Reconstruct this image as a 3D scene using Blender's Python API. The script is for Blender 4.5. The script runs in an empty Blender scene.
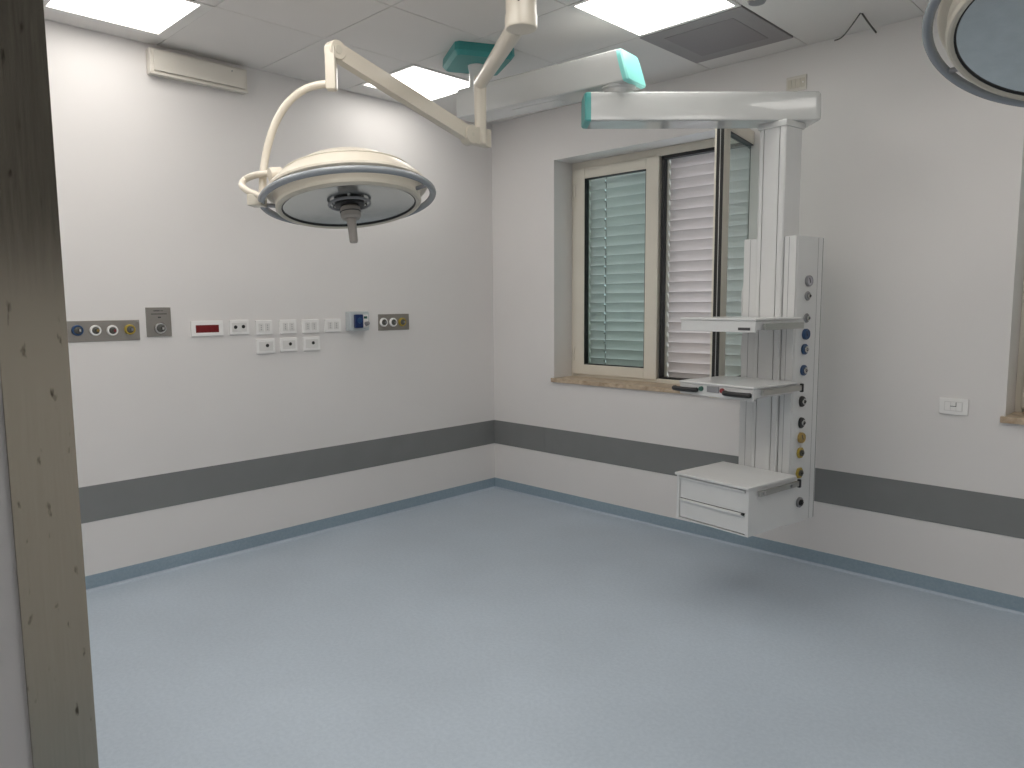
import bpy, bmesh, math, random
from mathutils import Vector, Matrix
random.seed(4)
scene = bpy.context.scene
C = scene.collection
PI = math.pi

# ------------------------------------------------------------------ camera
F_PX = 730.73
YAW, PITCH, ROLL = 0.773966, 0.1080195, -0.0070808
CAM = Vector((4.38019, -4.26468, 1.5511))
def cam_axes():
    f = Vector((-math.sin(YAW)*math.cos(PITCH), math.cos(YAW)*math.cos(PITCH), -math.sin(PITCH)))
    r = Vector((math.cos(YAW), math.sin(YAW), 0))
    u = r.cross(f)
    return r*math.cos(ROLL)+u*math.sin(ROLL), u*math.cos(ROLL)-r*math.sin(ROLL), f
RT, UP, FW = cam_axes()
cd = bpy.data.cameras.new('camera')
cd.sensor_width = 36.0
cd.lens = F_PX/1024*36.0
cd.clip_start = 0.02
cam = bpy.data.objects.new('camera', cd)
C.objects.link(cam)
M = Matrix((RT, UP, -FW)).transposed().to_4x4()
M.translation = CAM
cam.matrix_world = M
scene.camera = cam

# ------------------------------------------------------------------ world, exposure
scene.view_settings.view_transform = 'Standard'
scene.view_settings.look = 'None'
scene.view_settings.gamma = 1.0
scene.view_settings.use_curve_mapping = False
scene.view_settings.exposure = 0.84
w = bpy.data.worlds.new('sky')
scene.world = w
w.use_nodes = True
bg = w.node_tree.nodes['Background']
bg.inputs[0].default_value = (0.80, 0.90, 1.0, 1)
bg.inputs[1].default_value = 1.3
PANEL = 3.1            # emission of the ceiling light panels

# ------------------------------------------------------------------ materials
def nodes(name):
    m = bpy.data.materials.new(name)
    m.use_nodes = True
    nt = m.node_tree
    return m, nt, nt.nodes['Principled BSDF']
def setp(b, **k):
    for a, v in k.items():
        b.inputs[a.replace('_', ' ')].default_value = v
def mat(name, col, rough=0.5, metal=0.0, var=0.04, scale=6.0, bump=0.0, bscale=200.0, coat=0.0, spec=0.5):
    m, nt, b = nodes(name)
    tc = nt.nodes.new('ShaderNodeTexCoord')
    n = nt.nodes.new('ShaderNodeTexNoise')
    n.inputs['Scale'].default_value = scale
    n.inputs['Detail'].default_value = 4
    nt.links.new(tc.outputs['Object'], n.inputs['Vector'])
    r = nt.nodes.new('ShaderNodeValToRGB')
    r.color_ramp.elements[0].position = 0.3
    r.color_ramp.elements[1].position = 0.7
    r.color_ramp.elements[0].color = tuple(c*(1-var) for c in col)+(1,)
    r.color_ramp.elements[1].color = tuple(min(1, c*(1+var)) for c in col)+(1,)
    nt.links.new(n.outputs['Fac'], r.inputs['Fac'])
    nt.links.new(r.outputs['Color'], b.inputs['Base Color'])
    setp(b, Roughness=rough, Metallic=metal)
    b.inputs['Coat Weight'].default_value = coat
    b.inputs['Specular IOR Level'].default_value = spec
    if bump > 0:
        n2 = nt.nodes.new('ShaderNodeTexNoise')
        n2.inputs['Scale'].default_value = bscale
        nt.links.new(tc.outputs['Object'], n2.inputs['Vector'])
        bp = nt.nodes.new('ShaderNodeBump')
        bp.inputs['Strength'].default_value = bump
        bp.inputs['Distance'].default_value = 0.002
        nt.links.new(n2.outputs['Fac'], bp.inputs['Height'])
        nt.links.new(bp.outputs['Normal'], b.inputs['Normal'])
    return m
def speckle(name, c0, c1, c2, rough, bscale=900):
    m, nt, b = nodes(name)
    tc = nt.nodes.new('ShaderNodeTexCoord')
    big = nt.nodes.new('ShaderNodeTexNoise'); big.inputs['Scale'].default_value = 1.3; big.inputs['Detail'].default_value = 5
    fine = nt.nodes.new('ShaderNodeTexVoronoi'); fine.inputs['Scale'].default_value = 150
    fn = nt.nodes.new('ShaderNodeTexNoise'); fn.inputs['Scale'].default_value = 60; fn.inputs['Detail'].default_value = 3
    for n in (big, fine, fn): nt.links.new(tc.outputs['Object'], n.inputs['Vector'])
    r1 = nt.nodes.new('ShaderNodeValToRGB')
    e = r1.color_ramp.elements
    e[0].position = .36; e[0].color = c0+(1,); e[1].position = .64; e[1].color = c1+(1,)
    nt.links.new(fn.outputs['Fac'], r1.inputs['Fac'])
    r2 = nt.nodes.new('ShaderNodeValToRGB')
    e = r2.color_ramp.elements
    e[0].position = .10; e[0].color = (1, 1, 1, 1); e[1].position = .22; e[1].color = (0, 0, 0, 1)
    nt.links.new(fine.outputs['Distance'], r2.inputs['Fac'])
    mx = nt.nodes.new('ShaderNodeMixRGB')
    nt.links.new(r2.outputs['Color'], mx.inputs['Fac'])
    nt.links.new(r1.outputs['Color'], mx.inputs['Color1'])
    mx.inputs['Color2'].default_value = c2+(1,)
    mx2 = nt.nodes.new('ShaderNodeMixRGB'); mx2.blend_type = 'MULTIPLY'; mx2.inputs['Fac'].default_value = .25
    nt.links.new(mx.outputs['Color'], mx2.inputs['Color1'])
    nt.links.new(big.outputs['Fac'], mx2.inputs['Color2'])
    g = nt.nodes.new('ShaderNodeGamma'); g.inputs['Gamma'].default_value = 1.0
    nt.links.new(mx2.outputs['Color'], g.inputs['Color'])
    nt.links.new(g.outputs['Color'], b.inputs['Base Color'])
    rr = nt.nodes.new('ShaderNodeMapRange')
    rr.inputs['To Min'].default_value = rough-.06; rr.inputs['To Max'].default_value = rough+.08
    nt.links.new(big.outputs['Fac'], rr.inputs['Value'])
    nt.links.new(rr.outputs['Result'], b.inputs['Roughness'])
    bp = nt.nodes.new('ShaderNodeBump'); bp.inputs['Strength'].default_value = .08; bp.inputs['Distance'].default_value = .001
    nt.links.new(fn.outputs['Fac'], bp.inputs['Height'])
    nt.links.new(bp.outputs['Normal'], b.inputs['Normal'])
    b.inputs['Specular IOR Level'].default_value = .35
    return m
def emit(name, col, s):
    m, nt, b = nodes(name)
    b.inputs['Emission Color'].default_value = col+(1,)
    b.inputs['Emission Strength'].default_value = s
    n = nt.nodes.new('ShaderNodeTexNoise'); n.inputs['Scale'].default_value = 3
    r = nt.nodes.new('ShaderNodeMapRange'); r.inputs['To Min'].default_value = .88; r.inputs['To Max'].default_value = .92
    nt.links.new(n.outputs['Fac'], r.inputs['Value']); nt.links.new(r.outputs['Result'], b.inputs['Base Color'])
    return m
def glass(name, tint, refl=0.06, rough=0.0):
    m, nt, b = nodes(name)
    nt.nodes.remove(b)
    out = nt.nodes['Material Output']
    t = nt.nodes.new('ShaderNodeBsdfTransparent'); t.inputs[0].default_value = tint+(1,)
    g = nt.nodes.new('ShaderNodeBsdfGlossy'); g.inputs['Roughness'].default_value = rough
    fr = nt.nodes.new('ShaderNodeFresnel')
    geo = nt.nodes.new('ShaderNodeNewGeometry'); ior = nt.nodes.new('ShaderNodeMapRange')   # same index on both faces of the thin pane
    ior.inputs['To Min'].default_value = 1.5; ior.inputs['To Max'].default_value = 1/1.5
    nt.links.new(geo.outputs['Backfacing'], ior.inputs['Value']); nt.links.new(ior.outputs['Result'], fr.inputs['IOR'])
    n = nt.nodes.new('ShaderNodeTexNoise'); n.inputs['Scale'].default_value = 2
    bp = nt.nodes.new('ShaderNodeBump'); bp.inputs['Strength'].default_value = .01
    nt.links.new(n.outputs['Fac'], bp.inputs['Height']); nt.links.new(bp.outputs['Normal'], g.inputs['Normal'])
    mx = nt.nodes.new('ShaderNodeMixShader')
    nt.links.new(fr.outputs[0], mx.inputs[0]); nt.links.new(t.outputs[0], mx.inputs[1]); nt.links.new(g.outputs[0], mx.inputs[2])
    nt.links.new(mx.outputs[0], out.inputs['Surface'])
    return m
def brushed(name, col, rough=0.3, stretch=(60, 60, 2), scuff=True):
    m, nt, b = nodes(name)
    tc = nt.nodes.new('ShaderNodeTexCoord'); mp = nt.nodes.new('ShaderNodeMapping')
    mp.inputs['Scale'].default_value = stretch
    mp2 = nt.nodes.new('ShaderNodeMapping'); mp2.inputs['Scale'].default_value = (1, 3.0, 1)
    n = nt.nodes.new('ShaderNodeTexNoise'); n.inputs['Scale'].default_value = 6; n.inputs['Detail'].default_value = 8
    n2 = nt.nodes.new('ShaderNodeTexNoise'); n2.inputs['Scale'].default_value = 26; n2.inputs['Detail'].default_value = 7
    nt.links.new(tc.outputs['Object'], mp.inputs['Vector'])
    nt.links.new(mp.outputs['Vector'], n.inputs['Vector']); nt.links.new(tc.outputs['Object'], mp2.inputs['Vector']); nt.links.new(mp2.outputs['Vector'], n2.inputs['Vector'])
    r = nt.nodes.new('ShaderNodeValToRGB')
    r.color_ramp.elements[0].color = tuple(c*.88 for c in col)+(1,); r.color_ramp.elements[1].color = tuple(min(1, c*1.10) for c in col)+(1,)
    nt.links.new(n.outputs['Fac'], r.inputs['Fac'])
    last = r.outputs['Color']
    if scuff:
        r2 = nt.nodes.new('ShaderNodeValToRGB')
        e = r2.color_ramp.elements
        e[0].position = .655; e[0].color = (0, 0, 0, 1); e[1].position = .73; e[1].color = (1, 1, 1, 1)
        nt.links.new(n2.outputs['Fac'], r2.inputs['Fac'])
        mx = nt.nodes.new('ShaderNodeMixRGB'); mx.inputs['Color2'].default_value = (.12, .105, .085, 1)
        nt.links.new(r2.outputs['Color'], mx.inputs['Fac']); nt.links.new(last, mx.inputs['Color1'])
        last = mx.outputs['Color']
    nt.links.new(last, b.inputs['Base Color'])
    mr = nt.nodes.new('ShaderNodeMapRange'); mr.inputs['To Min'].default_value = rough-.03; mr.inputs['To Max'].default_value = rough+.05
    nt.links.new(n.outputs['Fac'], mr.inputs['Value']); nt.links.new(mr.outputs['Result'], b.inputs['Roughness'])
    b.inputs['Metallic'].default_value = 1.0
    return m
def marble(name):
    m, nt, b = nodes(name)
    tc = nt.nodes.new('ShaderNodeTexCoord')
    n = nt.nodes.new('ShaderNodeTexNoise'); n.inputs['Scale'].default_value = 14; n.inputs['Detail'].default_value = 9; n.inputs['Distortion'].default_value = 1.2
    nt.links.new(tc.outputs['Object'], n.inputs['Vector'])
    r = nt.nodes.new('ShaderNodeValToRGB'); e = r.color_ramp.elements
    e[0].position = .3; e[0].color = (.36, .26, .17, 1); e[1].position = .68; e[1].color = (.62, .50, .37, 1)
    nt.links.new(n.outputs['Fac'], r.inputs['Fac']); nt.links.new(r.outputs['Color'], b.inputs['Base Color'])
    b.inputs['Roughness'].default_value = .3
    return m

m_wall = mat('wall_paint', (.80, .775, .760), .42, var=.012, scale=2, bump=.05, bscale=350)
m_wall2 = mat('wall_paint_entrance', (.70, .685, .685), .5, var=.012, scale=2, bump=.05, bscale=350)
m_tile = mat('ceiling_tile', (.77, .748, .725), .6, var=.015, scale=2, bump=.03, bscale=500)
m_gapdark = mat('ceiling_void', (.10, .098, .095), .8)
m_floor = speckle('vinyl_floor', (.515, .595, .680), (.560, .640, .725), (.655, .715, .785), .42)
m_base = speckle('vinyl_skirting', (.320, .420, .495), (.355, .455, .530), (.42, .51, .58), .45)
m_band = mat('grey_bumper', (.215, .220, .220), .45, var=.03, bump=.1, bscale=600)
m_seam = mat('dark_joint', (.10, .10, .10), .6)
m_cream = mat('cream_aluminium', (.78, .735, .64), .4, var=.02)
m_rubber = mat('black_rubber', (.012, .012, .012), .5)
m_slat = mat('shutter_slat', (.76, .715, .71), .42, var=.03)
m_olive = mat('shutter_guide', (.42, .40, .33), .45)
m_glass = glass('green_glass', (.85, .935, .915))
m_marble = marble('beige_marble')
m_steel = brushed('brushed_steel', (.47, .435, .365), .24)
m_plate = brushed('steel_plate', (.40, .375, .345), .42, (3, 60, 60), scuff=False)
m_chrome = brushed('chrome', (.62, .62, .62), .16, (10, 10, 10), scuff=False)
m_lamp = mat('lamp_cream', (.68, .625, .53), .32, var=.02, coat=.2)
m_lampring = mat('lamp_ring_ivory', (.62, .58, .49), .35, var=.02)
m_rail = mat('lamp_rail_grey', (.30, .325, .35), .25, var=.03, coat=.3)
m_reflector = brushed('lamp_reflector', (.72, .75, .74), .20, (4, 4, 4), scuff=False)
m_handle = mat('handle_grey', (.42, .385, .35), .4)
m_white = mat('pendant_white', (.72, .725, .72), .28, var=.015, coat=.25)
m_arm = mat('pendant_arm_white', (.68, .69, .68), .22, var=.015, coat=.5)
m_teal = mat('teal_plastic', (.10, .43, .41), .35, var=.03)
m_tealdark = mat('teal_mount', (.055, .30, .29), .4, var=.04)
m_mint = mat('mint_cap', (.30, .80, .74), .3, var=.02)
m_alu = brushed('aluminium_rail', (.50, .50, .48), .35, (3, 3, 40), scuff=False)
m_black = mat('black_plastic', (.018, .018, .019), .4)
m_blue = mat('blue_plastic', (.018, .065, .17), .35)
m_yellow = mat('yellow_plastic', (.45, .33, .05), .35)
m_gold = mat('gold_gauge', (.42, .29, .09), .35, metal=.3)
m_greyp = mat('grey_plastic', (.27, .27, .28), .4)
m_lilac = mat('gauge_face', (.40, .39, .43), .3)
m_socket = mat('socket_white', (.90, .885, .87), .35, var=.01)
m_socket2 = mat('socket_insert', (.76, .745, .725), .35, var=.01)
m_red = mat('red_insert', (.18, .008, .010), .3)
m_redb = mat('red_button', (.25, .035, .04), .35)
m_greenb = mat('green_button', (.03, .11, .085), .35)
m_bluegrey = mat('bluegrey_box', (.55, .59, .60), .4)
m_navy = mat('navy_cover', (.008, .026, .115), .3)
m_elight = mat('emergency_cover', (.70, .665, .60), .45, var=.02)
m_vent = mat('vent_plate', (.30, .283, .288), .55, var=.03, bump=.15, bscale=900)
m_ventin = mat('vent_perforation', (.255, .240, .246), .6, var=.05, scale=400)
m_panelframe = mat('light_frame', (.78, .77, .75), .45)
m_panel = emit('light_diffuser', (1.0, .965, .915), PANEL)
m_cable = mat('cable_grey', (.09, .09, .08), .5)
m_dark = mat('added_dark_glass', (.012, .012, .013), .12)  # for the added dark pane mirrored in the steel jamb
m_print = mat('label_print', (.06, .06, .065), .5)
m_corr = mat('corridor_wall', (.38, .37, .38), .55)

# ------------------------------------------------------------------ mesh builder
class MB:
    def __init__(s):
        s.bm = bmesh.new()
    def _faces(s, vs, fs, mi):
        bv = [s.bm.verts.new(v) for v in vs]
        out = []
        for f in fs:
            try:
                q = s.bm.faces.new([bv[i] for i in f]); q.material_index = mi; out.append(q)
            except ValueError:
                pass
        return bv, out
    def box(s, a, b, mi=0, bev=0.0, T=None, seg=2):
        x0, y0, z0 = [min(a[i], b[i]) for i in range(3)]
        x1, y1, z1 = [max(a[i], b[i]) for i in range(3)]
        vs = [Vector(p) for p in ((x0, y0, z0), (x1, y0, z0), (x1, y1, z0), (x0, y1, z0), (x0, y0, z1), (x1, y0, z1), (x1, y1, z1), (x0, y1, z1))]
        if T: vs = [T(v) for v in vs]
        bv, f = s._faces(vs, [(0, 3, 2, 1), (4, 5, 6, 7), (0, 1, 5, 4), (1, 2, 6, 5), (2, 3, 7, 6), (3, 0, 4, 7)], mi)
        if bev > 0:
            es = list({e for q in f for e in q.edges})
            bmesh.ops.bevel(s.bm, geom=es, offset=bev, segments=seg, affect='EDGES', profile=.5)
        return s
    def prism(s, poly, z0, z1, mi=0, T=None, bev=0.0):
        n = len(poly)
        vs = [Vector((p[0], p[1], z0)) for p in poly]+[Vector((p[0], p[1], z1)) for p in poly]
        if T: vs = [T(v) for v in vs]
        fs = [tuple(range(n-1, -1, -1)), tuple(range(n, 2*n))]+[(i, (i+1) % n, n+(i+1) % n, n+i) for i in range(n)]
        bv, f = s._faces(vs, fs, mi)
        if bev > 0:
            es = list({e for q in f for e in q.edges})
            bmesh.ops.bevel(s.bm, geom=es, offset=bev, segments=2, affect='EDGES', profile=.5)
        return s
    def tube(s, pts, r, n=14, mi=0, caps=True):
        pts = [Vector(p) for p in pts]
        rs = r if isinstance(r, (list, tuple)) else [r]*len(pts)
        rings = []
        ref = None
        for i, p in enumerate(pts):
            a = pts[max(0, i-1)]; b = pts[min(len(pts)-1, i+1)]
            d = (b-a).normalized()
            if ref is None:
                ref = Vector((0, 0, 1)) if abs(d.z) < .9 else Vector((1, 0, 0))
            x = (ref-d*ref.dot(d)).normalized(); y = d.cross(x); ref = x
            rings.append([s.bm.verts.new(p+(x*math.cos(2*PI*k/n)+y*math.sin(2*PI*k/n))*rs[i]) for k in range(n)])
        for i in range(len(rings)-1):
            for k in range(n):
                q = s.bm.faces.new((rings[i][k], rings[i][(k+1) % n], rings[i+1][(k+1) % n], rings[i+1][k])); q.material_index = mi
        if caps:
            q = s.bm.faces.new(list(reversed(rings[0]))); q.material_index = mi
            q = s.bm.faces.new(rings[-1]); q.material_index = mi
        return s
    def lathe(s, prof, cen, axis, n=48, mi=0, closed=False):
        ax = Vector(axis).normalized(); cen = Vector(cen)
        ref = Vector((0, 0, 1)) if abs(ax.z) < .9 else Vector((1, 0, 0))
        x = (ref-ax*ref.dot(ax)).normalized(); y = ax.cross(x)
        rings = []
        for (r, h) in prof:
            if r < 1e-6:
                rings.append([s.bm.verts.new(cen+ax*h)])
            else:
                rings.append([s.bm.verts.new(cen+ax*h+(x*math.cos(2*PI*k/n)+y*math.sin(2*PI*k/n))*r) for k in range(n)])
        pr = list(zip(rings[:-1], rings[1:]))
        if closed: pr.append((rings[-1], rings[0]))
        for A, B in pr:
            for k in range(n):
                k2 = (k+1) % n
                if len(A) == 1 and len(B) == 1: continue
                if len(A) == 1: vs = (A[0], B[k2], B[k])
                elif len(B) == 1: vs = (A[k], A[k2], B[0])
                else: vs = (A[k], A[k2], B[k2], B[k])
                q = s.bm.faces.new(vs); q.material_index = mi
        return s
    def torus(s, cen, axis, R, r, n=72, m=12, mi=0, sq=1.0):
        prof = [(R+r*math.cos(2*PI*k/m), sq*r*math.sin(2*PI*k/m)) for k in range(m)]
        return s.lathe(prof, cen, axis, n, mi, closed=True)
    def build(s, name, mats, parent=None, angle=35, base=None):
        bmesh.ops.recalc_face_normals(s.bm, faces=s.bm.faces[:])
        me = bpy.data.meshes.new(name)
        off = Vector((0, 0, 0))
        if base is not None: off = Vector(base)
        elif parent is not None:
            p = parent
            while p is not None:
                off += p.location; p = p.parent
        if off.length > 0: bmesh.ops.translate(s.bm, verts=s.bm.verts[:], vec=-off)
        s.bm.to_mesh(me); s.bm.free()
        for m in (mats if isinstance(mats, (list, tuple)) else [mats]): me.materials.append(m)
        me.polygons.foreach_set('use_smooth', [True]*len(me.polygons))
        me.set_sharp_from_angle(angle=math.radians(angle))
        o = bpy.data.objects.new(name, me)
        C.objects.link(o)
        if len(me.polygons) < 5000:
            wn = o.modifiers.new('weighted_normals', 'WEIGHTED_NORMAL'); wn.keep_sharp = True; wn.weight = 80
        if parent is not None: o.parent = parent
        elif base is not None: o.location = base
        return o
def box(name, a, b, m, parent=None, bev=0.0):
    return MB().box(a, b, 0, bev).build(name, m, parent)
def thing(name, label, cat, loc, group=None):
    o = bpy.data.objects.new(name, None); C.objects.link(o)
    o.location = loc; o.empty_display_size = .1
    o['label'] = label; o['category'] = cat
    if group: o['group'] = group
    return o
def tag(o, label, cat, group=None):
    o['label'] = label; o['category'] = cat
    if group: o['group'] = group
    return o
STRUCT = {}
def struct(o, label, cat=None):
    o['kind'] = 'structure'; o['label'] = label; o['category'] = cat or 'structure'
    return o
def ray(u, v):
    return FW+RT*((u-512)/F_PX)-UP*((v-384)/F_PX)
def hit(u, v, ax, val):                      # where the line of sight meets a wall or ceiling plane
    d = ray(u, v); return CAM+d*((val-CAM[ax])/d[ax])
def smooth(pts, n=8):                        # Catmull-Rom
    pts = [Vector(p) for p in pts]; P = [pts[0]*2-pts[1]]+pts+[pts[-1]*2-pts[-2]]
    out = []
    for i in range(1, len(P)-2):
        for k in range(n):
            t = k/n
            out.append(.5*((2*P[i])+(P[i+1]-P[i-1])*t+(2*P[i-1]-5*P[i]+4*P[i+1]-P[i+2])*t*t+(3*P[i]-P[i-1]-3*P[i+1]+P[i+2])*t**3))
    return out+[pts[-1]]

# ------------------------------------------------------------------ room shell
H = 3.0
XW, YF, YO = 5.5, -4.0105, -4.42          # far side wall, entrance wall room face and corridor face
XD0, XD1 = 3.38, 5.02                    # doorway
YC = -6.2
W1 = (0.67, 2.245, 0.985, 2.63)          # window opening
W2 = (3.625, 5.24, 0.985, 2.63)
struct(box('floor', (-.3, YC-.2, -.12), (XW+.3, .35, 0), m_floor), 'pale blue speckled vinyl floor', 'floor')
struct(box('wall_left', (-.3, YC, -.1), (0, .35, H+.2), m_wall), 'smooth white wall carrying the row of sockets and gas outlets', 'wall')
mb = MB()
for a, b in (((0, 0, -.1), (W1[0], .268, H+.2)), ((W1[1], 0, -.1), (W2[0], .268, H+.2)), ((W2[1], 0, -.1), (XW+.3, .268, H+.2)),
             ((W1[0], 0, -.1), (W1[1], .268, W1[2]-.03)), ((W2[0], 0, -.1), (W2[1], .268, W2[2]-.03)),
             ((W1[0], 0, W1[3]), (W1[1], .268, H+.2)), ((W2[0], 0, W2[3]), (W2[1], .268, H+.2))):
    mb.box(a, b)
struct(mb.build('wall_right', m_wall), 'smooth white wall with two recessed windows', 'wall')
struct(box('wall_far', (XW, YC, -.1), (XW+.3, 0, H+.2), m_wall), 'white side wall beyond the doorway', 'wall')
mb = MB()
mb.box((0, YO, -.1), (XD0, YF, H+.2)); mb.box((XD1, YO, -.1), (XW, YF, H+.2)); mb.box((XD0, YO, 2.35), (XD1, YF, H+.2))
struct(mb.build('wall_entrance', m_wall2), 'white wall around the entrance doorway', 'wall')
struct(box('wall_corridor', (-.3, YC-.2, -.1), (XW+.3, YC, H+.2), m_corr), 'grey corridor wall behind the doorway', 'wall')

# ceiling: dark void slab with lay-in tiles just below it
ceil = struct(box('ceiling', (-.3, YC-.2, H+.012), (XW+.3, .35, H+.2), m_gapdark), 'suspended ceiling of pale square tiles', 'ceiling')
G, GX, GY = .605, .150, -.180
LIGHTS = [(0, 1), (0, 4), (3, 1), (3, 4), (6, 1), (6, 4), (1, 5), (2, 4), (3, 5), (4, 3), (5, 5), (7, 3)]  # second half of the list: unseen panels added as fill light
VENT = (3, 0)
xs = [0.0]+[GX+G*i for i in range(9)]+[XW]
ys = [0.0]+[GY-G*j for j in range(7)]+[YF]
tile_meshes = {}
def free(i, j): return (i-1, j-1) not in LIGHTS and (i-1, j-1) != VENT
for i in range(len(xs)-1):
    for j in range(len(ys)-1):
        if not free(i, j): continue
        i0, j0 = i, j                        # edge tiles run to the wall in one piece
        if i == 0 and free(1, j): continue
        if j == 0 and free(i, 1): continue
        if i == 1 and free(0, j): i0 = 0
        if j == 1 and free(i, 0): j0 = 0
        g = .0022
        a, b = (xs[i0]+g, ys[j+1]+g), (xs[i+1]-g, ys[j0]-g)
        if b[0]-a[0] < .02 or b[1]-a[1] < .02: continue
        key = (round(b[0]-a[0], 4), round(b[1]-a[1], 4))
        if key not in tile_meshes:
            t = MB().box((0, 0, H), (key[0], key[1], H+.011), 0, .0008, seg=1).build('ceiling_tile', m_tile)
            tile_meshes[key] = t.data
        else:
            t = bpy.data.objects.new('ceiling_tile', tile_meshes[key]); C.objects.link(t)
        t.location = (a[0], a[1], 0); t.parent = ceil
box('corridor_ceiling', (0, YC, H), (XW, YO, H+.011), m_tile, ceil)

# ceiling light panels
lab = {(0, 1): 'bright square ceiling light panel over the corner of the two walls', (0, 4): 'bright square ceiling light panel beside the emergency light box',
       (3, 1): 'bright square ceiling light panel next to the grey vent plate', (3, 4): 'bright square ceiling light panel over the middle of the room',
       (6, 1): 'bright square ceiling light panel near the second window', (6, 4): 'bright square ceiling light panel in front of the doorway',
       (1, 5): 'unseen fill light panel added in the corner of the entrance wall', (2, 4): 'unseen fill light panel added between the lamp hub and the gas outlets wall',
       (3, 5): 'unseen fill light panel added along the entrance wall', (4, 3): 'unseen fill light panel added on the door side of the lamp hub',
       (5, 5): 'unseen fill light panel added right above the door frame',
       (7, 3): 'unseen fill light panel added beside the dark pane'}
for (i, j) in LIGHTS:
    x0, x1, y1, y0 = GX+G*i, GX+G*(i+1), GY-G*j, GY-G*(j+1)
    r = thing('ceiling_light', lab[(i, j)], 'ceiling light', ((x0+x1)/2, (y0+y1)/2, H), 'square light panels in the ceiling')
    mb = MB()
    f = .024; fy = .060 if (i, j) == (0, 4) else f; fx = .045 if i == 0 else f
    for a, b in (((x0+.002, y0+.002), (x1-.002, y0+f)), ((x0+.002, y1-fy), (x1-.002, y1-.002)), ((x0+.002, y0+f), (x0+fx, y1-fy)), ((x1-f, y0+f), (x1-.002, y1-fy))):
        mb.box((a[0], a[1], H-.004), (b[0], b[1], H+.011), 0, .001, seg=1)
    mb.build('frame', m_panelframe, r)
    MB().box((x0+fx, y0+f, H), (x1-f, y1-fy, H+.009)).build('diffuser', m_panel, r)
r = thing('ceiling_light', 'unseen fill light panel added in the corridor outside the doorway', 'ceiling light', (4.9, -5.1, H-.02), 'square light panels in the ceiling')  # unseen panel added to brighten the wall reveal beside the jamb
MB().box((4.58, -5.42, H-.02), (5.22, -4.78, H-.001), 0, .002).build('frame', m_panelframe, r)
MB().box((4.61, -5.39, H-.024), (5.19, -4.81, H-.0205)).build('diffuser', m_panel, r)
# vent plate
x0, x1, y1, y0 = GX+G*3, GX+G*4, GY, GY-G
vent = thing('ceiling_vent', 'dark grey square ventilation plate with perforated centre in the ceiling', 'vent', ((x0+x1)/2, (y0+y1)/2, H))
MB().box((x0+.004, y0+.004, H-.006), (x1-.004, y1-.004, H+.010), 0, .002).build('plate', m_vent, vent)
mb = MB()
mb.box((x0+.10, y0+.10, H-.008), (x1-.10, y1-.10, H-.005), 0, .001)
mb.build('perforated_panel', m_ventin, vent)

# skirting with cove, bumper bands
def profile_run(name, prof, along, a, b, m, parent=None):
    # prof in (distance from wall, z); along 'L' = on wall_left running in y, 'R' = on wall_right running in x
    T = (lambda v: Vector((v.x, v.z, v.y))) if along == 'L' else (lambda v: Vector((v.z, -v.x, v.y)))
    return MB().prism(prof, a, b, 0, T).build(name, m, parent)
cove = [(0, .088), (.003, .088), (.004, .0865), (.004, 0.0), (0, 0.0)]
fillet = [(.0041, .0), (.0041, .014)]+[(.0041+.014*(1-math.cos(t)), .014-.014*math.sin(t)) for t in [PI/2*k/5 for k in range(1, 6)]]
bl_ = struct(profile_run('baseboard_left', cove, 'L', YF, -.0001, m_base), 'blue coved vinyl skirting under the gas outlets wall', 'baseboard')
profile_run('cove_fillet', fillet, 'L', YF, -.0045, m_floor, bl_)
br_ = struct(profile_run('baseboard_right', cove, 'R', 0.0001, XW, m_base), 'blue coved vinyl skirting under the windows', 'baseboard')
profile_run('cove_fillet', fillet, 'R', .0045, XW, m_floor, br_)
bandp = [(0, .3856), (.003, .3856), (.004, .3876), (.004, .5826), (.003, .5846), (0, .5846)]
struct(profile_run('trim_1', bandp, 'L', YF, -.0001, m_band), 'dark grey bumper strip along the gas outlets wall', 'trim')
struct(profile_run('trim_2', bandp, 'R', 0.0041, .572, m_band), 'short dark grey bumper strip between room corner and its joint', 'trim')
struct(profile_run('trim_3', bandp, 'R', 0.5735, XW, m_band), 'long dark grey bumper strip under the windows', 'trim')

# steel door frame at the entrance (camera stands in the doorway)
jy0, jy1 = -4.0785, YF+.003
door = thing('door_1', 'brushed steel door frame of the entrance, scuffed at hand height', 'door frame', (XD0, YF, 0))
door['kind'] = 'structure'
mb = MB()
mb.box((XD0-.03, YF, 0.0), (XD0+.0035, YF+.002, 2.354), 0, .0004)
mb.box((XD0, jy0, 0.0), (XD0+.004, YF+.002, 2.354), 0, .0005)
mb.build('jamb', m_steel, door)
mb = MB()
mb.box((XD1-.004, jy0, 0.0), (XD1, YF+.004, 2.354), 0, .0015); mb.box((XD1-.004, YF, 0.0), (XD1+.03, YF+.004, 2.354), 0, .001)
mb.build('jamb', m_steel, door)
MB().box((XD0, jy0, 2.346), (XD1, YF+.004, 2.35), 0, .001).build('head', m_steel, door)

# unseen dark pane added on the side wall for the steel jamb to reflect
w3 = thing('added_dark_window', 'unseen dark pane added high on the side wall for the door frame to reflect', 'window', (XW, -3.2, 1.70)); w3['kind'] = 'structure'
box('pane', (XW-.006, -3.95, 1.72), (XW-.001, -2.4, 2.90), m_dark, w3)
mb = MB()
for a, b in (((-3.99, 1.68), (-3.95, 2.94)), ((-2.40, 1.68), (-2.36, 2.94)), ((-3.95, 1.68), (-2.40, 1.72)), ((-3.95, 2.90), (-2.40, 2.94))):
    mb.box((XW-.02, a[0], a[1]), (XW, b[0], b[1]), 0, .002)
mb.build('frame', m_rubber, w3)

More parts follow.
